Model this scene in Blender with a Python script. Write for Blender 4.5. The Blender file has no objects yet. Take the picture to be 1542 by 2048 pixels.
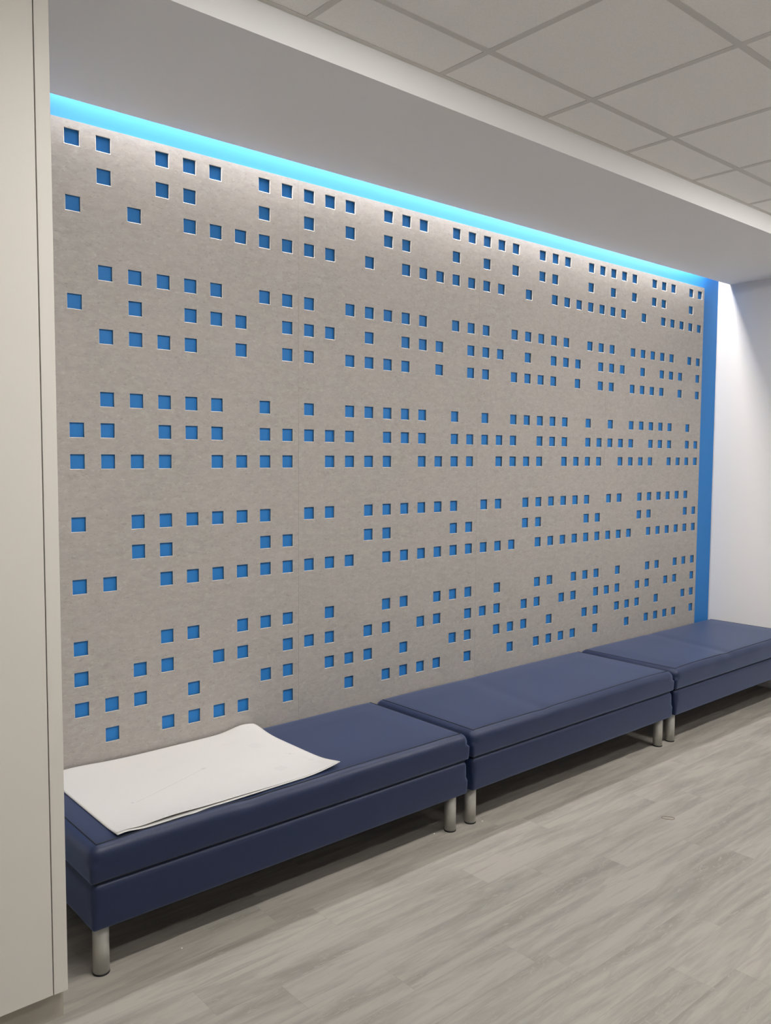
import bpy, bmesh, math, random
from mathutils import Vector, Matrix
random.seed(4)
S = bpy.context.scene
COL = S.collection
ZF = 2.885                      # height of the top hole row above the floor (world z = 0 is the floor)
P = 0.122                       # hole pitch of the perforated panels
XW = 4.922                      # right wall
YB = 0.011                      # blue back wall (panels are in front of it, front faces at y = 0)
ZS = 2.990                      # underside of the soffit
ZC = 3.090                      # ceiling
YS0, YS1 = -0.942, -0.081       # soffit front face, soffit rear edge (light slot behind it)
XL, YF = -3.6, -5.3             # left wall, wall behind the camera

# ------------------------------------------------------------ camera
cam_d = bpy.data.cameras.new('camera'); cam = bpy.data.objects.new('camera', cam_d); COL.objects.link(cam)
yaw, pit, rol = 0.7165665856, -0.0671636781, 0.0060364027
f = Vector((math.cos(pit)*math.sin(yaw), math.cos(pit)*math.cos(yaw), math.sin(pit)))
r = f.cross(Vector((0, 0, 1))).normalized(); u = r.cross(f)
r2 = math.cos(rol)*r + math.sin(rol)*u; u2 = -math.sin(rol)*r + math.cos(rol)*u
M = Matrix((r2, u2, -f)).transposed().to_4x4()
M.translation = Vector((-1.2434258, -3.2375147, ZF-1.1885227))
cam.matrix_world = M
cam_d.sensor_fit = 'HORIZONTAL'; cam_d.sensor_width = 36.0
cam_d.lens = 36.0*1686.205/1542.0
cam_d.clip_start = 0.02
S.camera = cam
# ------------------------------------------------------------ world, exposure, lamp strengths
W = bpy.data.worlds.new('world'); S.world = W; W.use_nodes = True
W.node_tree.nodes['Background'].inputs[0].default_value = (1, 0.96, 0.9, 1)
W.node_tree.nodes['Background'].inputs[1].default_value = 0.05
S.view_settings.view_transform = 'Standard'; S.view_settings.look = 'None'
S.view_settings.exposure = 0.0; S.view_settings.gamma = 1.0; S.view_settings.use_curve_mapping = False
NEAR_LEFT, NEAR_RIGHT = 106.0, 126.0   # radiance of the linear ceiling lights nearest the benches
REAR = 48.0                     # and of those in the row above the camera
PANEL_C = (1.0, 0.980, 0.942)
LED_L = 116.0                    # radiance of the LED strip in the slot
LED_C = (1.0, 0.957, 0.905)

# ------------------------------------------------------------ helpers
def link(name, bm, mat, parent=None, smooth=False):
    me = bpy.data.meshes.new(name)
    bmesh.ops.recalc_face_normals(bm, faces=bm.faces) if not getattr(bm, 'keep', False) else None
    bm.to_mesh(me); bm.free()
    for m_ in (mat if isinstance(mat, (list, tuple)) else [mat]): me.materials.append(m_)
    if smooth:
        for p_ in me.polygons: p_.use_smooth = True
    o = bpy.data.objects.new(name, me); COL.objects.link(o)
    if parent: o.parent = parent
    return o
def box(bm, x0, x1, y0, y1, z0, z1, bev=0, seg=2):
    vs = [bm.verts.new((x, y, z)) for x in (x0, x1) for y in (y0, y1) for z in (z0, z1)]
    fs = [bm.faces.new([vs[i] for i in q]) for q in ((0,1,3,2),(4,6,7,5),(0,4,5,1),(2,3,7,6),(0,2,6,4),(1,5,7,3))]
    if bev:
        bmesh.ops.recalc_face_normals(bm, faces=fs)
        es = list({e for f_ in fs for e in f_.edges})
        bmesh.ops.bevel(bm, geom=es, offset=bev, segments=seg, affect='EDGES', profile=0.5)
def cyl(bm, c, r0, r1, z0, z1, n=40, bev=0.0):
    prof = [(0, z0), (r0-bev, z0), (r0, z0+bev), (r1, z1-bev), (r1-bev, z1), (0, z1)] if bev else [(0, z0), (r0, z0), (r1, z1), (0, z1)]
    rings = []
    for rr, z in prof:
        if rr == 0: rings.append([bm.verts.new((c[0], c[1], z))])
        else: rings.append([bm.verts.new((c[0]+rr*math.cos(2*math.pi*k/n), c[1]+rr*math.sin(2*math.pi*k/n), z)) for k in range(n)])
    for a, b in zip(rings, rings[1:]):
        for k in range(n):
            k2 = (k+1) % n
            if len(a) == 1: bm.faces.new((a[0], b[k], b[k2]))
            elif len(b) == 1: bm.faces.new((a[k], a[k2], b[0]))
            else: bm.faces.new((a[k], a[k2], b[k2], b[k]))
def empty(name, loc=(0, 0, 0), rz=0):
    o = bpy.data.objects.new(name, None); COL.objects.link(o); o.location = loc; o.rotation_euler = (0, 0, rz)
    o.empty_display_size = 0.1
    return o
def tag(o, label=None, cat=None, group=None, kind=None):
    if label: o['label'] = label
    if cat: o['category'] = cat
    if group: o['group'] = group
    if kind: o['kind'] = kind
    return o
def tube(bm, pts, rad, closed=False, n=8):
    N = len(pts); rings = []
    for i, p_ in enumerate(pts):
        a = pts[(i-1) % N] if (closed or i > 0) else pts[i]
        b = pts[(i+1) % N] if (closed or i < N-1) else pts[i]
        t = (Vector(b)-Vector(a)).normalized()
        s = t.cross(Vector((0, 0, 1)));
        if s.length < 1e-4: s = Vector((1, 0, 0))
        s.normalize(); w = s.cross(t)
        rings.append([bm.verts.new(Vector(p_)+rad*(math.cos(2*math.pi*k/n)*s+math.sin(2*math.pi*k/n)*w)) for k in range(n)])
    rng = range(N) if closed else range(N-1)
    for i in rng:
        a, b = rings[i], rings[(i+1) % N]
        for k in range(n): bm.faces.new((a[k], a[(k+1) % n], b[(k+1) % n], b[k]))
    if not closed:
        bm.faces.new(rings[0]); bm.faces.new(rings[-1])

# ------------------------------------------------------------ materials
class NT:
    def __init__(s, name):
        s.m = bpy.data.materials.new(name); s.m.use_nodes = True; s.t = s.m.node_tree
        s.b = s.t.nodes['Principled BSDF']; s.n = s.t.nodes; s.l = s.t.links
    def node(s, typ, **kw):
        n = s.n.new(typ)
        for k, v in kw.items():
            if k in n.inputs.keys() if isinstance(k, str) else False: n.inputs[k].default_value = v
            else: setattr(n, k, v)
        return n
    def link(s, a, b): s.l.new(a, b)
    def coords(s, scale=(1, 1, 1), kind='Object', loc=(0, 0, 0), rot=(0, 0, 0)):
        tc = s.n.new('ShaderNodeTexCoord'); mp = s.n.new('ShaderNodeMapping')
        mp.inputs['Scale'].default_value = scale; mp.inputs['Location'].default_value = loc; mp.inputs['Rotation'].default_value = rot
        s.l.new(tc.outputs[kind], mp.inputs['Vector']); return mp.outputs[0]
    def noise(s, vec, scale, detail=4, rough=0.55, dist=0.0):
        n = s.n.new('ShaderNodeTexNoise'); n.inputs['Scale'].default_value = scale; n.inputs['Detail'].default_value = detail
        n.inputs['Roughness'].default_value = rough; n.inputs['Distortion'].default_value = dist
        s.l.new(vec, n.inputs['Vector']); return n.outputs['Fac']
    def ramp(s, fac, stops, interp='LINEAR'):
        n = s.n.new('ShaderNodeValToRGB'); n.color_ramp.interpolation = interp
        e = n.color_ramp.elements
        while len(e) < len(stops): e.new(0.5)
        for i, (p_, c) in enumerate(stops):
            e[i].position = p_; e[i].color = (c if isinstance(c, (tuple, list)) else (c, c, c)) + ((1,) if not isinstance(c, (tuple, list)) or len(c) == 3 else ())
        s.l.new(fac, n.inputs[0]); return n.outputs[0]
    def mix(s, fac, a, b, mode='MIX'):
        n = s.n.new('ShaderNodeMix'); n.data_type = 'RGBA'; n.blend_type = mode
        for sock, v in ((n.inputs[0], fac), (n.inputs[6], a), (n.inputs[7], b)):
            if isinstance(v, (int, float)): sock.default_value = v
            elif isinstance(v, (tuple, list)): sock.default_value = tuple(v)+((1,) if len(v) == 3 else ())
            else: s.l.new(v, sock)
        return n.outputs[2]
    def math(s, op, a, b=0.0, clamp=False):
        n = s.n.new('ShaderNodeMath'); n.operation = op; n.use_clamp = clamp
        for sock, v in zip(n.inputs, (a, b)):
            if isinstance(v, (int, float)): sock.default_value = v
            else: s.l.new(v, sock)
        return n.outputs[0]
    def bump(s, h, strength=0.2, dist=0.001):
        n = s.n.new('ShaderNodeBump'); n.inputs['Strength'].default_value = strength; n.inputs['Distance'].default_value = dist
        s.l.new(h, n.inputs['Height']); s.l.new(n.outputs[0], s.b.inputs['Normal'])
    def set(s, **kw):
        for k, v in kw.items():
            k = k.replace('_', ' ')
            sock = s.b.inputs[k]
            if isinstance(v, (int, float)): sock.default_value = v
            elif isinstance(v, (tuple, list)): sock.default_value = tuple(v)+((1,) if len(v) == 3 else ())
            else: s.l.new(v, sock)
        return s

def paint(name, col, rough=0.7, tex=0.12, scale=180, spec=0.35):
    t = NT(name); v = t.coords()
    n = t.noise(v, scale, 3); big = t.noise(v, 1.3, 2)
    c = t.mix(t.ramp(big, [(0.3, 0.0), (0.7, 1.0)]), tuple(x*0.985 for x in col), tuple(min(1, x*1.01) for x in col))
    t.set(Base_Color=c, Roughness=rough, Specular_IOR_Level=spec); t.bump(n, tex, 0.0006); return t.m
M_white = paint('white_wall_paint', (0.68, 0.66, 0.65))
M_soffit = paint('soffit_paint', (0.82, 0.815, 0.81))
M_blue = paint('blue_wall_paint', (0.019, 0.185, 0.52), 0.6, 0.08)
M_cab = paint('cabinet_laminate', (0.62, 0.59, 0.54), 0.5, 0.03, 60)
M_bar = paint('ceiling_bar_paint', (0.62, 0.60, 0.57), 0.5, 0.02)
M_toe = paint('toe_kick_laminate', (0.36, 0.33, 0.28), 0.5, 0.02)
M_black = paint('black_plastic', (0.012, 0.012, 0.012), 0.5, 0.02)
M_dark = paint('slot_interior', (0.5, 0.5, 0.5), 0.7)

t = NT('ceiling_tile'); v = t.coords()
a = t.noise(v, 260, 4, 0.6); b = t.noise(v, 60, 2)
t.set(Base_Color=t.mix(t.ramp(a, [(0.35, 0.0), (0.6, 1.0)]), (0.84, 0.825, 0.80), (0.90, 0.885, 0.86)), Roughness=0.95, Specular_IOR_Level=0.1)
t.bump(a, 0.35, 0.0012); M_tile = t.m

# fibre board of the panels: warm grey, marbled with short horizontal flecks
t = NT('marbled_fibre_board')
v1 = t.coords((1, 1, 1.9)); v2 = t.coords((1, 1, 2.2), loc=(3.1, 0, 7.7)); v0 = t.coords()
mott = t.noise(v1, 22, 6, 0.62, 0.6); big = t.noise(t.coords((1, 1, 1.8)), 3.2, 4, 0.6, 0.3)
fleck = t.noise(v2, 62, 3, 0.6, 0.9); fleck2 = t.noise(v1, 48, 3, 0.6, 0.5)
spk = t.noise(t.coords((1, 1, 1.6), loc=(9, 2, 1)), 95, 2, 0.5)
c = t.mix(t.ramp(mott, [(0.32, 0.0), (0.68, 1.0)]), (0.325, 0.302, 0.280), (0.395, 0.370, 0.346))
c = t.mix(t.math('MULTIPLY', t.ramp(big, [(0.35, 0.0), (0.65, 1.0)]), 0.35), c, (0.42, 0.375, 0.35))
c = t.mix(t.math('MULTIPLY', t.ramp(fleck, [(0.58, 0.0), (0.68, 1.0)]), 0.38), c, (0.185, 0.172, 0.155))
c = t.mix(t.math('MULTIPLY', t.ramp(fleck2, [(0.58, 0.0), (0.68, 1.0)]), 0.34), c, (0.52, 0.49, 0.46))
c = t.mix(t.math('MULTIPLY', t.ramp(spk, [(0.70, 0.0), (0.76, 1.0)]), 0.55), c, (0.12, 0.11, 0.10))
t.set(Base_Color=c, Roughness=0.62, Specular_IOR_Level=0.3); t.bump(fleck2, 0.10, 0.0006); M_board = t.m
t = NT('board_cut_edge'); v = t.coords()
t.set(Base_Color=t.mix(t.noise(v, 90, 3), (0.50, 0.48, 0.45), (0.62, 0.60, 0.57)), Roughness=0.6); M_edge = t.m

t = NT('shaded_board_edge'); v = t.coords()
t.set(Base_Color=t.mix(t.noise(v, 90, 3), (0.19, 0.19, 0.195), (0.25, 0.25, 0.25)), Roughness=0.7); M_reveal = t.m  # hole walls: light board edge, darkened in colour to stand in for shade

# navy vinyl
t = NT('navy_vinyl'); v = t.coords()
g = t.n.new('ShaderNodeTexVoronoi'); g.inputs['Scale'].default_value = 900; t.link(v, g.inputs['Vector'])
big = t.noise(v, 5, 3)
t.set(Base_Color=t.mix(big, (0.007, 0.014, 0.046), (0.009, 0.017, 0.054)), Roughness=0.42, Specular_IOR_Level=0.36,
      Sheen_Weight=0.50, Sheen_Roughness=0.38, Sheen_Tint=(0.46, 0.60, 1.0))
t.bump(t.math('ADD', g.outputs['Distance'], t.math('MULTIPLY', t.noise(v, 14, 3), 3.0)), 0.16, 0.0007); M_vinyl = t.m
t = NT('stitched_seam'); v = t.coords()
t.set(Base_Color=t.mix(t.noise(v, 300, 2), (0.002, 0.003, 0.008), (0.006, 0.009, 0.022)), Roughness=0.7); M_seam = t.m
# brushed steel legs
t = NT('brushed_steel'); v = t.coords((1, 1, 26)); n = t.noise(v, 40, 4)
t.set(Base_Color=t.mix(n, (0.46, 0.45, 0.42), (0.60, 0.59, 0.55)), Metallic=0.65, Roughness=t.ramp(n, [(0.3, 0.45), (0.7, 0.58)])); M_steel = t.m
# paper with faint print
def paper_mat(name, marks, col=(0.50, 0.487, 0.475)):
    t = NT(name); tc = t.n.new('ShaderNodeTexCoord'); sp = t.n.new('ShaderNodeSeparateXYZ'); t.link(tc.outputs['UV'], sp.inputs[0])
    X, Y = sp.outputs[0], sp.outputs[1]; acc = None
    c = t.mix(t.noise(t.coords(), 7, 2), tuple(k*0.985 for k in col), col)
    for (x0, y0, x1, y1, w, a) in marks:            # segment of half width w, in metres on the sheet
        L = math.hypot(x1-x0, y1-y0); dx, dy = (x1-x0)/L, (y1-y0)/L
        px = t.math('SUBTRACT', X, x0); py = t.math('SUBTRACT', Y, y0)
        al = t.math('ADD', t.math('MULTIPLY', px, dx), t.math('MULTIPLY', py, dy))
        pe = t.math('ABSOLUTE', t.math('ADD', t.math('MULTIPLY', px, -dy), t.math('MULTIPLY', py, dx)))
        m_ = t.math('MULTIPLY', t.math('MULTIPLY', t.math('GREATER_THAN', al, 0.0), t.math('LESS_THAN', al, L)), t.math('LESS_THAN', pe, w))
        m_ = t.math('MULTIPLY', m_, a)
        acc = m_ if acc is None else t.math('MAXIMUM', acc, m_)
    if acc is not None: c = t.mix(acc, c, (0.30, 0.30, 0.33))
    t.set(Base_Color=c, Roughness=0.8, Specular_IOR_Level=0.2)
    return t.m

# grey wood-look vinyl planks
t = NT('grey_wood_planks')
tc = t.n.new('ShaderNodeTexCoord'); sp = t.n.new('ShaderNodeSeparateXYZ'); t.link(tc.outputs['Object'], sp.inputs[0])
X, Y = sp.outputs[0], sp.outputs[1]
PW, PL = 0.152, 1.22
row = t.math('FLOOR', t.math('DIVIDE', Y, PW))
off = t.math('FRACT', t.math('MULTIPLY', t.math('SINE', t.math('MULTIPLY', row, 12.9898)), 43758.5453))
xs = t.math('ADD', t.math('DIVIDE', X, PL), off)
idx = t.math('FLOOR', xs)
cb = t.n.new('ShaderNodeCombineXYZ'); t.link(row, cb.inputs[0]); t.link(idx, cb.inputs[1])
wn = t.n.new('ShaderNodeTexWhiteNoise'); wn.noise_dimensions = '2D'; t.link(cb.outputs[0], wn.inputs['Vector'])
sc = t.n.new('ShaderNodeVectorMath'); sc.operation = 'SCALE'; t.link(wn.outputs['Color'], sc.inputs[0]); sc.inputs['Scale'].default_value = 37.0
def pv(sx, sy):
    a_ = t.n.new('ShaderNodeVectorMath'); a_.operation = 'MULTIPLY'; t.link(tc.outputs['Object'], a_.inputs[0]); a_.inputs[1].default_value = (sx, sy, 1)
    b_ = t.n.new('ShaderNodeVectorMath'); b_.operation = 'ADD'; t.link(a_.outputs[0], b_.inputs[0]); t.link(sc.outputs[0], b_.inputs[1]); return b_.outputs[0]
blotch = t.noise(pv(1.5, 12.0), 1.0, 5, 0.60, 0.38)
swirl = t.noise(pv(3.0, 30.0), 1.0, 6, 0.62, 0.8)
fine = t.noise(pv(9.0, 160.0), 1.0, 4, 0.6, 0.4)
knot = t.noise(pv(5.0, 26.0), 1.0, 3, 0.5, 2.6)
c = t.mix(t.ramp(blotch, [(0.34, 0.0), (0.56, 1.0)]), (0.235, 0.216, 0.190), (0.372, 0.342, 0.300))
c = t.mix(t.math('MULTIPLY', t.ramp(swirl, [(0.36, 1.0), (0.50, 0.0)]), 0.45), c, (0.200, 0.187, 0.168))
kk = t.math('MULTIPLY', t.ramp(knot, [(0.545, 0.0), (0.57, 1.0), (0.60, 0.0)]), t.ramp(blotch, [(0.36, 1.0), (0.52, 0.0)]))
c = t.mix(t.math('MULTIPLY', kk, 0.55), c, (0.47, 0.44, 0.40))
c = t.mix(t.math('MULTIPLY', t.ramp(fine, [(0.35, 1.0), (0.6, 0.0)]), 0.16), c, (0.26, 0.24, 0.215))
tone = t.math('SUBTRACT', wn.outputs['Value'], 0.5)
c = t.mix(t.math('ADD', 0.5, t.math('MULTIPLY', tone, 0.30)), t.mix(0.16, c, (0.20, 0.19, 0.17)), t.mix(0.10, c, (0.52, 0.48, 0.43)))
fy = t.math('ABSOLUTE', t.math('SUBTRACT', t.math('FRACT', t.math('DIVIDE', Y, PW)), 0.5))
fx = t.math('ABSOLUTE', t.math('SUBTRACT', t.math('FRACT', xs), 0.5))
gap = t.math('MAXIMUM', t.math('GREATER_THAN', fy, 0.5-0.0012/PW*0.8), t.math('GREATER_THAN', fx, 0.5-0.0012/PL*0.8))
c = t.mix(t.math('MULTIPLY', gap, 0.22), c, (0.15, 0.14, 0.12))
t.set(Base_Color=c, Roughness=t.ramp(swirl, [(0.3, 0.50), (0.7, 0.60)]), Specular_IOR_Level=0.35)
t.bump(t.math('SUBTRACT', fine, t.math('MULTIPLY', gap, 1.0)), 0.12, 0.0008); M_floor = t.m

def emis(name, col, L, back=(0.8, 0.8, 0.8)):
    t = NT(name); t.set(Base_Color=back, Emission_Color=col, Emission_Strength=L, Roughness=0.6); return t.m
M_lampL = emis('light_diffuser', PANEL_C, NEAR_LEFT)
M_lampR = emis('light_diffuser_right', PANEL_C, NEAR_RIGHT)
M_lampB = emis('light_diffuser_rear', PANEL_C, REAR)
M_led = emis('led_diffuser', LED_C, LED_L)

# ------------------------------------------------------------ room shell
bm = bmesh.new(); box(bm, XL-0.1, XW+0.1, YF-0.1, YB+0.1, -0.1, 0)
floor = tag(link('floor', bm, M_floor), kind='structure')
TOP = 3.42
bm = bmesh.new(); box(bm, XL-0.1, XW, YB, YB+0.1, 0, TOP)
tag(link('wall_back', bm, M_blue), kind='structure')
bm = bmesh.new(); box(bm, XW, XW+0.1, YF-0.1, YB+0.1, 0, TOP)
tag(link('wall_right', bm, M_white), kind='structure')
M_bounce = paint('bounce_white_paint', (0.88, 0.87, 0.86))  # unseen walls made lighter to bounce more light into the room
bm = bmesh.new(); box(bm, XL-0.1, XL, YF, YB, 0, TOP)
tag(link('wall_left', bm, M_bounce), kind='structure')
bm = bmesh.new(); box(bm, XL-0.1, XW, YF-0.1, YF, 0, TOP)
tag(link('wall_front', bm, M_bounce), kind='structure')
# soffit (lowered plaster strip over the benches) with a light slot behind it
bm = bmesh.new(); box(bm, XL, XW, YS0, YS1, ZS, TOP)
tag(link('trim_1', bm, M_soffit), kind='structure')
# the lid over the slot
bm = bmesh.new(); box(bm, XL, XW, YS1, YB, 3.26, TOP)
tag(link('trim_2', bm, M_dark), kind='structure')

# ceiling: tiles with a lay-in grid
TX, TY, TP = 1.003, -1.190, 0.5983
lights = [(TX+TP*ix, TY-TP*(iy+2)) for ix, iy in ((-2, 0), (3, 0), (-3, 2), (3, 2))]   # lower-x, lower-y corner; two cells long
bm = bmesh.new()
xs_ = [XL]+[TX+TP*k for k in range(-8, 8) if XL < TX+TP*k < XW]+[XW]
ys_ = [YF]+sorted(TY-TP*k for k in range(0, 10) if YF < TY-TP*k)+[YS0]
for x0, x1 in zip(xs_, xs_[1:]):
    for y0, y1 in zip(ys_, ys_[1:]):
        if any(lx-0.01 < x0 < lx+TP+0.01 and abs(y0-ly) < 0.01 for lx, ly in lights): continue
        box(bm, x0, x1, y0, y1, ZC+0.004, ZC+0.022)
ceil = tag(link('ceiling', bm, M_tile), kind='structure')
bm = bmesh.new(); hw = 0.013
for x in xs_[1:-1]: box(bm, x-hw, x+hw, YF, YS0, ZC+0.0022, ZC+0.0039)
for y in ys_[1:-1]: box(bm, XL, XW, y-hw, y+hw, ZC+0.0020, ZC+0.0038)
link('ceiling_grid', bm, M_bar, ceil)
bm = bmesh.new()
box(bm, XL, XW, YS0-0.018, YS0, ZC+0.0006, ZC+0.0034)
link('edge_angle', bm, M_bar, ceil)

# ceiling light fittings
def ceiling_light(x, y, label, mat):
    e = tag(empty('ceiling_light', (x+TP, y+TP/2, ZC)), label, 'ceiling light', 'linear lights in the ceiling grid')
    h, k = TP-0.015, TP/2-0.015                    # white infill pan with a narrow glowing lens along its middle
    bm = bmesh.new()
    box(bm, -h, h, 0.062, k, 0.004, 0.018); box(bm, -h, h, -k, -0.062, 0.004, 0.018)
    box(bm, -h, -h+0.02, -0.061, 0.061, 0.004, 0.018); box(bm, h-0.02, h, -0.061, 0.061, 0.004, 0.018)
    box(bm, -h, h, -k, k, 0.0185, 0.05)
    link('frame', bm, M_bar, e)
    bm = bmesh.new(); box(bm, -h+0.022, h-0.022, -0.058, 0.058, -0.0025, 0.0175, 0.003, 3); link('diffuser', bm, mat, e)
    return e
for (x, y), m_, w_ in zip(lights, (M_lampL, M_lampR, M_lampB, M_lampB), (
        'over the floor in front of the nearest bench', 'over the floor in front of the far benches',
        'in the second row, at the cabinet end', 'in the second row, at the white wall end')):
    ceiling_light(x, y, 'long white linear ceiling light ' + w_, m_)

# LED strip in the slot
e = tag(empty('cove_light', (0, 0, 3.170)), 'long thin white strip light glowing in the slot above the blue wall', 'strip light')
LX0, LX1 = -0.17, XW-0.27
bm = bmesh.new(); box(bm, LX0-0.01, LX1+0.01, -0.066, 0.002, 0.006, 0.07); link('housing', bm, M_dark, e)
bm = bmesh.new(); box(bm, LX0, LX1, -0.054, -0.007, 0.0, 0.006); link('diffuser', bm, M_led, e)
bm = bmesh.new(); box(bm, LX0-0.01, LX1+0.01, -0.0806, -0.0786, -0.160, 0.07); link('bounce_blocker', bm, M_black, e)  # unseen dark plate, added to cut light bouncing from the slot onto the panels

# ------------------------------------------------------------ perforated panels
ROWS = {
 0: (0,1,3,4,5,7,8,9,10,11,13,14,15,17,18,19,20,21,23,24,25,27,28,29,30,31,33,34,35,37,38),
 1: (1,3,4,7,9,11,13,14,17,19,21,23,24,27,29,31,33,34,37),
 2: (0,2,4,5,6,7,8,9,10,12,14,15,16,17,18,19,20,22,24,25,26,27,28,29,30,32,34,35,36,37,38),
 4: (1,2,3,4,5,7,8,9,11,12,13,14,15,17,18,19,21,22,23,24,25,27,28,29,31,32,33,34,35,37,38),
 5: (0,2,4,5,6,8,9,10,12,14,15,16,18,19,20,22,24,25,26,28,29,30,32,34,35,36,38),
 6: (1,2,3,4,6,8,9,11,12,13,14,16,18,19,21,22,23,24,26,28,29,31,32,33,34,36,38),
 8: (1,2,3,4,5,7,9,11,12,13,14,15,17,19,21,22,23,24,25,27,29,31,32,33,34,35,37),
 9: (0,1,3,4,5,7,8,9,10,11,13,14,15,17,18,19,20,21,23,24,25,27,28,29,30,31,33,34,35,37,38),
 10: (0,1,2,3,5,6,7,8,10,11,12,13,15,16,17,18,20,21,22,23,25,26,27,28,30,31,32,33,35,36,37,38),
 12: (0,2,3,4,5,6,7,9,10,12,13,14,15,16,17,19,20,22,23,24,25,26,27,29,30,32,33,34,35,36,37),
 13: (2,3,7,8,12,13,17,18,22,23,27,28,32,33,37,38),
 14: (0,1,3,4,5,6,7,8,9,10,11,13,14,15,16,17,18,19,20,21,23,24,25,26,27,28,29,30,31,33,34,35,36,37,38),
 16: (0,3,4,6,7,8,10,13,14,16,17,18,20,23,24,26,27,28,30,33,34,36,37,38),
 17: (0,2,3,5,6,8,9,10,12,13,15,16,18,19,20,22,23,25,26,28,29,30,32,33,35,36,38),
 18: (0,1,2,4,7,8,10,11,12,14,17,18,20,21,22,24,27,28,30,31,32,34,37,38),
 19: (1,3,4,5,6,8,11,13,14,15,16,18,21,23,24,25,26,28,31,33,34,35,36,38),
}
HOLE, CH, DEP = 0.0565, 0.0016, 0.0105
def panel(c0, label):
    g = 0.0003
    x0, x1 = (c0-0.5)*P+g, (c0+9.5)*P-g
    holes = {(c, r_) for r_, cs in ROWS.items() for c in cs if c0 <= c < c0+10}
    if c0 < 0: holes |= set()
    h = HOLE/2+CH
    xs = [x0]; kx = []
    for c in range(c0, c0+10): kx.append(len(xs)); xs += [c*P-h, c*P+h]
    xs.append(x1)
    zs = [ZF+0.061]; kz = []
    for r_ in range(20): kz.append(len(zs)); zs += [ZF-r_*P+h, ZF-r_*P-h]
    zs.append(0.012)
    bm = bmesh.new()
    V = {}
    def vert(i, j, y):
        if (i, j, y) not in V: V[(i, j, y)] = bm.verts.new((xs[i]-x0, y, zs[j]))
        return V[(i, j, y)]
    hole_cells = {(kx[c-c0], kz[r_]) for c, r_ in holes}
    for i in range(len(xs)-1):
        for j in range(len(zs)-1):
            if (i, j) in hole_cells: continue
            for y in (0.0, DEP):
                q = [vert(i, j, y), vert(i+1, j, y), vert(i+1, j+1, y), vert(i, j+1, y)]
                bm.faces.new(q if y else q[::-1])
    for (i, j) in hole_cells:                       # chamfer, then the cut edge of the hole
        ring0 = [(xs[i], zs[j]), (xs[i+1], zs[j]), (xs[i+1], zs[j+1]), (xs[i], zs[j+1])]
        f0 = [vert(i, j, 0.0), vert(i+1, j, 0.0), vert(i+1, j+1, 0.0), vert(i, j+1, 0.0)]
        b0 = [vert(i, j, DEP), vert(i+1, j, DEP), vert(i+1, j+1, DEP), vert(i, j+1, DEP)]
        cx, cz = (xs[i]+xs[i+1])/2, (zs[j]+zs[j+1])/2
        m0 = [bm.verts.new((x-x0-math.copysign(CH, x-cx), CH, z-math.copysign(CH, z-cz))) for x, z in ring0]
        for k in range(4):
            k2 = (k+1) % 4
            for q in ((f0[k], f0[k2], m0[k2], m0[k]), (m0[k], m0[k2], b0[k2], b0[k])):
                fc = bm.faces.new(q); fc.material_index = 1 if q[0] is f0[k] else 2
    nI, nJ = len(xs)-1, len(zs)-1
    for i in range(nI):
        for j in (0, nJ): bm.faces.new((vert(i, j, 0.0), vert(i+1, j, 0.0), vert(i+1, j, DEP), vert(i, j, DEP)))
    for j in range(nJ):
        for i in (0, nI): bm.faces.new((vert(i, j, 0.0), vert(i, j+1, 0.0), vert(i, j+1, DEP), vert(i, j, DEP)))
    o = link('perforated_panel', bm, [M_board, M_edge, M_reveal])
    o.location = (x0, 0, 0)
    return tag(o, label, 'wall panel', 'grey perforated panels side by side on the blue wall')
panel(-1, 'grey marbled perforated panel at the far left, next to the white cabinet, above the paper')
panel(9, 'grey marbled perforated panel, second from the white cabinet')
panel(19, 'grey marbled perforated panel, second from the bare blue strip beside the white wall')
panel(29, 'grey marbled perforated panel at the far right, bordering the bare blue strip')

# ------------------------------------------------------------ benches
def rbox(x0, x1, y0, y1, z0, z1, rt, rb=None, disp=None, nx=70, rs=None):
    """rounded box with extra loops near the edges; rt top radius, rb bottom radius"""
    rb = rt if rb is None else rb
    def axis(a, b, n, rad):
        e_ = [a+rad*(1-math.cos(math.pi/2*k/5)) for k in range(5)]
        m_ = [a+rad+(b-a-2*rad)*k/n for k in range(n+1)]
        return e_+m_+[b-(v-a) for v in reversed(e_)]
    R = max(rt, rb)
    A = [axis(x0, x1, nx, R), axis(y0, y1, 22, R), axis(z0, z1, 6, R)]
    bm = bmesh.new(); V = {}
    def vert(i, j, k):
        if (i, j, k) in V: return V[(i, j, k)]
        p_ = Vector((A[0][i], A[1][j], A[2][k]))
        rr = rt if p_.z > (z0+z1)/2 else rb
        c_ = Vector((min(max(p_.x, x0+rr), x1-rr), min(max(p_.y, y0+rr), y1-rr), min(max(p_.z, z0+rr), z1-rr)))
        d = p_-c_
        if d.length > 1e-9: p_ = c_+d.normalized()*rr
        if disp: p_ = disp(p_)
        V[(i, j, k)] = bm.verts.new(p_); return V[(i, j, k)]
    n0, n1, n2 = (len(a_)-1 for a_ in A)
    for i in range(n0):
        for j in range(n1):
            for k in (0, n2): bm.faces.new((vert(i, j, k), vert(i+1, j, k), vert(i+1, j+1, k), vert(i, j+1, k)))
    for i in range(n0):
        for k in range(n2):
            for j in (0, n1): bm.faces.new((vert(i, j, k), vert(i+1, j, k), vert(i+1, j, k+1), vert(i, j, k+1)))
    for j in range(n1):
        for k in range(n2):
            for i in (0, n0): bm.faces.new((vert(i, j, k), vert(i, j+1, k), vert(i, j+1, k+1), vert(i, j, k+1)))
    return bm
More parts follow.
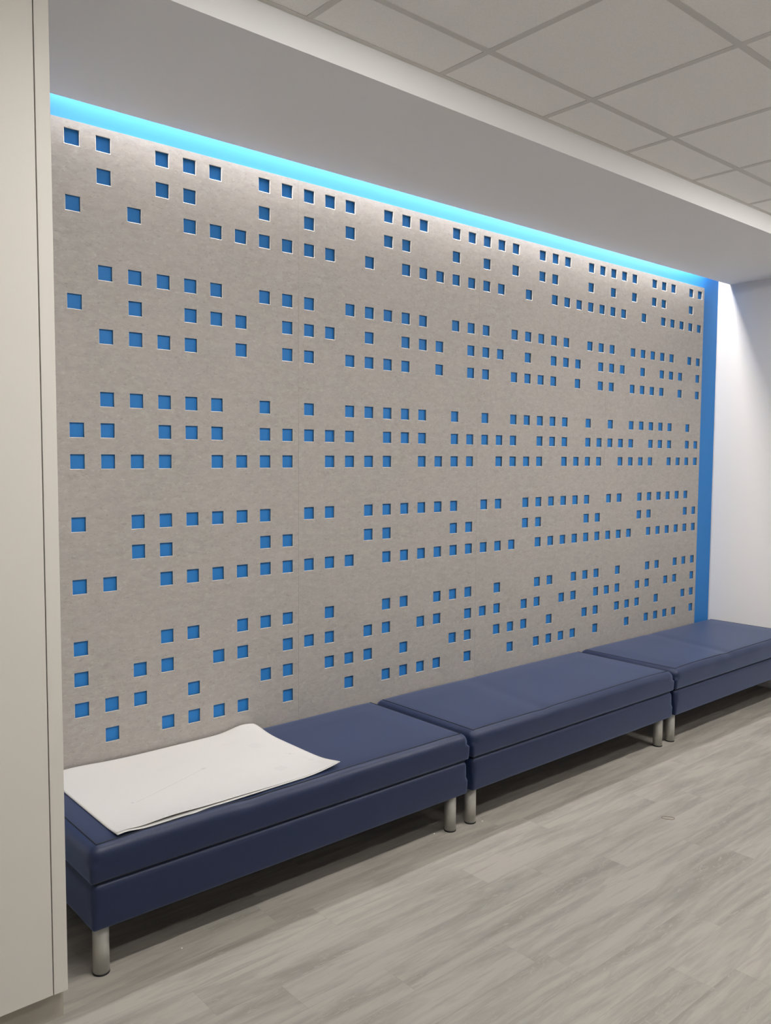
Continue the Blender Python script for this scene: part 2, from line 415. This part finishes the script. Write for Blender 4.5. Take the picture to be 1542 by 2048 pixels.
def bench(x0, x1, label, kink, amp, seed, rz=0.0):
    L = x1-x0; D = 0.692
    e = tag(empty('bench', (x0, -0.002-D, 0), rz), label, 'bench', 'row of navy upholstered benches along the perforated panels')
    rnd = random.Random(seed); ph = [rnd.uniform(0, 6.28) for _ in range(6)]
    def wav(x, y):
        s = 0.0022*math.sin(x*4.1+ph[0])+0.0013*math.sin(x*9.3+ph[1]+y*3)
        front = math.exp(-max(0, y)/0.07)
        s *= (0.35+0.65*front)
        xc = kink+0.14*(y/D)                       # soft dip where two foams meet under the cover
        s -= amp*math.exp(-((x-xc)/0.055)**2)*(0.45+0.55*front)
        edge = min(x/0.16, (L-x)/0.16, 1); back = min((D-y)/0.14, y/0.10+0.35, 1)
        s += 0.006*(max(0, edge)**0.7)*(max(0, back)**0.7)-0.005
        return s
    def dtop(p_):
        k = (p_.z-0.335)/(0.450-0.335)
        k = min(max(k, 0), 1)**1.6
        q = p_.copy(); q.z += wav(p_.x, p_.y)*k
        if p_.y < 0.03: q.y += 0.0022*math.sin(p_.x*7+ph[2])*k + 0.0015*math.sin(p_.x*17+ph[3])*k
        # side faces bulge slightly
        bul = 0.0035*math.sin(math.pi*min(max((p_.z-0.335)/0.115, 0), 1))
        if p_.y < 0.03: q.y -= bul
        if p_.x < 0.02: q.x -= bul*0.6
        if p_.x > L-0.02: q.x += bul*0.6
        return q
    bm = rbox(0.004, L-0.004, 0.002, D, 0.333, 0.4525, 0.034, 0.010, dtop)
    cu = link('cushion', bm, M_vinyl, e, True)
    # stitched seam around the front and the ends of the top face
    pts = []
    s = 0.030
    zt = lambda x, y: 0.4525-0.0001+wav(x, y)*0.985
    for k in range(0, 15): y = D-0.03-(D-0.03-s)*k/14; pts.append((s+0.004, y, zt(s, y)-0.0001))
    for k in range(1, 90): x = s+(L-2*s)*k/90; pts.append((x, s+0.002+0.001*math.sin(x*9+ph[4]), zt(x, s)-0.0001))
    for k in range(0, 15): y = s+(D-0.03-s)*k/14; pts.append((L-s-0.004, y, zt(L-s, y)-0.0001))
    bm = bmesh.new(); tube(bm, pts, 0.0021, n=6); link('seam', bm, M_seam, cu, True)
    def dbase(p_):
        q = p_.copy(); bul = 0.003*math.sin(math.pi*min(max((p_.z-0.176)/0.155, 0), 1))
        if p_.y < 0.03: q.y -= bul
        return q
    bm = rbox(0.009, L-0.009, 0.005, D-0.004, 0.176, 0.331, 0.026, 0.010, dbase)
    link('base', bm, M_vinyl, e, True)
    bm = bmesh.new(); box(bm, 0.02, L-0.02, 0.016, D-0.016, 0.325, 0.34); link('deck', bm, M_black, e)
    for lx in (0.058, L-0.058):
        for ly in (0.066, D-0.066):
            bm = bmesh.new(); cyl(bm, (lx, ly), 0.0265, 0.0265, 0.007, 0.180)
            lg = link('leg', bm, M_steel, e, True)
            for p_ in lg.data.polygons: p_.use_smooth = abs(p_.normal.z) < 0.5
            bm = bmesh.new(); cyl(bm, (lx, ly), 0.0275, 0.0275, 0.0, 0.0068, bev=0.001); link('foot_pad', bm, M_black, lg)
    return e
bench(-0.252, 1.487, 'navy vinyl bench nearest the camera, beside the white cabinet, with white paper on it', 0.60, 0.005, 3)
bench(1.503, 3.222, 'navy vinyl bench with a bare top in the middle of the row of three', 0.53, 0.005, 9)
bench(3.240, 4.915, 'navy vinyl bench farthest away, running up to the white right wall', 0.66, 0.006, 14)

# ------------------------------------------------------------ papers on the first bench
def sheet(name, corners, hfun, mat, label, nx=110, ny=80, th=0.0004, nudge=None):
    """corners FL, FR, BR, BL on the bench top (x, y); hfun(u, v) is the lift above the vinyl"""
    bm = bmesh.new(); uvl = bm.loops.layers.uv.new('UVMap')
    FL, FR, BR, BL = (Vector(c_) for c_ in corners)
    g = {}
    for i in range(nx+1):
        for j in range(ny+1):
            a_, b_ = i/nx, j/ny
            p_ = (FL*(1-a_)+FR*a_)*(1-b_)+(BL*(1-a_)+BR*a_)*b_
            if nudge: p_ = p_+Vector(nudge(a_, b_))
            for s_ in (0, 1): g[(i, j, s_)] = bm.verts.new((p_.x, p_.y, 0.4535+hfun((p_.x+0.147)/0.935, (p_.y+0.664)/0.650)+s_*th))
    W_, H_ = (FR-FL).length, (BL-FL).length
    def face(ks):
        fc = bm.faces.new([g[k] for k in ks])
        for lp, k in zip(fc.loops, ks): lp[uvl].uv = (k[0]/nx*W_, k[1]/ny*H_)
    for i in range(nx):
        for j in range(ny):
            face([(i, j, 1), (i+1, j, 1), (i+1, j+1, 1), (i, j+1, 1)])
            face([(i, j, 0), (i, j+1, 0), (i+1, j+1, 0), (i+1, j, 0)])
    for i in range(nx):
        face([(i, 0, 0), (i+1, 0, 0), (i+1, 0, 1), (i, 0, 1)]); face([(i, ny, 0), (i, ny, 1), (i+1, ny, 1), (i+1, ny, 0)])
    for j in range(ny):
        face([(0, j, 0), (0, j, 1), (0, j+1, 1), (0, j+1, 0)]); face([(nx, j, 0), (nx, j+1, 0), (nx, j+1, 1), (nx, j, 1)])
    return tag(link(name, bm, mat, None, True), label, 'paper', 'large white sheets lying on the first bench')
ga = lambda x, c_, w: math.exp(-((x-c_)/w)**2)
def h_low(a_, b_):
    h = 0.0012
    h += 0.021*max(0, (a_-0.80)/0.20)**2*ga(b_, 0.0, 0.16)            # front right corner curls up
    h += 0.020*ga(b_, 1.0, 0.16)*(ga(a_, 0.93, 0.09)*1.0+ga(a_, 0.10, 0.14)*0.5)+0.007*ga(b_, 1.0, 0.12)
    h += 0.008*ga(a_, 0.03, 0.05)*ga(b_, 0, 0.08)
    return h
def h_top(a_, b_):
    h = h_low(a_, b_)+0.0008
    h += 0.009*ga(b_, 0.0, 0.07)*ga(a_, 0.21, 0.12)+0.004*ga(b_, 0.02, 0.06)*ga(a_, 0.45, 0.22)
    return h
marks = [(0.16, 0.20, 0.26, 0.235, 0.0022, 0.30), (0.26, 0.235, 0.50, 0.33, 0.0022, 0.32),
         (0.145, 0.205, 0.155, 0.205, 0.006, 0.35), (0.498, 0.33, 0.515, 0.335, 0.007, 0.40),
         (0.72, 0.13, 0.765, 0.14, 0.022, 0.14), (0.78, 0.42, 0.83, 0.43, 0.03, 0.10), (0.70, 0.50, 0.78, 0.52, 0.03, 0.05),
         (0.855, 0.245, 0.870, 0.245, 0.006, 0.30), (0.868, 0.235, 0.880, 0.232, 0.004, 0.22), (0.848, 0.255, 0.858, 0.262, 0.003, 0.25),
         (0.880, 0.135, 0.895, 0.118, 0.010, 0.14), (0.884, 0.10, 0.90, 0.04, 0.012, 0.05), (0.878, 0.20, 0.886, 0.15, 0.008, 0.05),
         (0.875, 0.598, 0.880, 0.594, 0.003, 0.45), (0.03, 0.02, 0.03, 0.12, 0.0008, 0.2),
         (0.30, 0.10, 0.42, 0.14, 0.02, 0.035), (0.50, 0.20, 0.62, 0.24, 0.03, 0.03), (0.36, 0.42, 0.50, 0.46, 0.02, 0.03)]
M_paper = paper_mat('white_drawing_paper', marks)
M_paper2 = paper_mat('white_backing_paper', [(0.26, 0.006, 0.262, 0.03, 0.0012, 0.4)])
def nd(a_, b_): return (0, -0.004*ga(a_, 0.30, 0.03)*ga(b_, 0, 0.05)+0.003*ga(a_, 0.37, 0.03)*ga(b_, 0, 0.05))
sheet('paper_sheet', [(-0.147, -0.664), (0.788, -0.640), (0.783, -0.018), (-0.145, -0.030)], h_low, M_paper2,
      'lower white paper sheet, its edge peeking out under the top sheet along the bench front', nudge=nd)
sheet('paper_sheet', [(-0.146, -0.650), (0.785, -0.632), (0.778, -0.010), (-0.144, -0.014)], h_top, M_paper,
      'top white drawing sheet with faint grey print, lying open on the nearest bench')

# ------------------------------------------------------------ tall cabinet at the left
cab = tag(empty('tall_cabinet', (-0.366, -0.802, 0)), 'tall off-white cabinet cut off by the left edge of the photo', 'cabinet')
CW, CZ = 1.25, ZS-0.004                            # width, top (tucked under the soffit)
bm = bmesh.new(); box(bm, -CW+0.002, -0.002, 0.0205, 0.798, 0.10, CZ); link('body', bm, M_cab, cab)
bm = bmesh.new(); box(bm, -0.041, 0.0, 0.0, 0.020, 0.1010, CZ-0.001, 0.0012); link('filler_strip', bm, M_cab, cab)
for a0, a1 in ((-0.641, -0.0435), (-CW+0.003, -0.6435)):
    bm = bmesh.new(); box(bm, a0, a1, 0.001, 0.020, 0.1010, CZ-0.001, 0.0012); link('door', bm, M_cab, cab)
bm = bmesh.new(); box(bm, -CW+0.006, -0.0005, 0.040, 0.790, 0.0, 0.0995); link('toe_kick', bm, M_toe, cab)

# ------------------------------------------------------------ small things on the floor
t = NT('tan_rubber'); t.set(Base_Color=t.mix(t.noise(t.coords(), 80, 2), (0.19, 0.12, 0.06), (0.26, 0.17, 0.09)), Roughness=0.55)
bm = bmesh.new(); pts = []
for k in range(40):
    a_ = 2*math.pi*k/40; rx, ry = 0.030*(1+0.05*math.sin(3*a_)), 0.0165*(1+0.08*math.cos(2*a_+1))
    pts.append((rx*math.cos(a_), ry*math.sin(a_), 0.0011))
tube(bm, pts, 0.0010, True, 8)
rb = link('rubber_band', bm, t.m, None, True); rb.location = (2.304, -1.203, 0.0); rb.rotation_euler = (0, 0, math.radians(-50))
tag(rb, 'small tan rubber band loop lying alone on the grey floor', 'rubber band')
M_crumb = paint('white_plaster', (0.75, 0.74, 0.70), 0.8)
for (x, y, s_, lab) in ((1.607, -0.663, 0.0042, 'tiny white crumb on the floor just right of the leg where the middle bench starts'),
                        (1.345, -0.612, 0.0040, 'tiny white crumb on the floor just left of the nearest bench\'s right front leg'),
                        (0.068, -0.680, 0.0036, 'tiny white crumb on the floor right of the nearest bench\'s left front leg')):
    bm = bmesh.new(); bmesh.ops.create_icosphere(bm, subdivisions=2, radius=s_)
    for v_ in bm.verts: v_.co = Vector((v_.co.x*random.uniform(.8, 1.2), v_.co.y*random.uniform(.7, 1.1), v_.co.z*0.6))
    mz = min(v_.co.z for v_ in bm.verts)
    for v_ in bm.verts: v_.co.z -= mz
    o = link('crumb', bm, M_crumb); o.location = (x, y, 0); tag(o, lab, 'crumb', 'white crumbs on the floor by the benches')
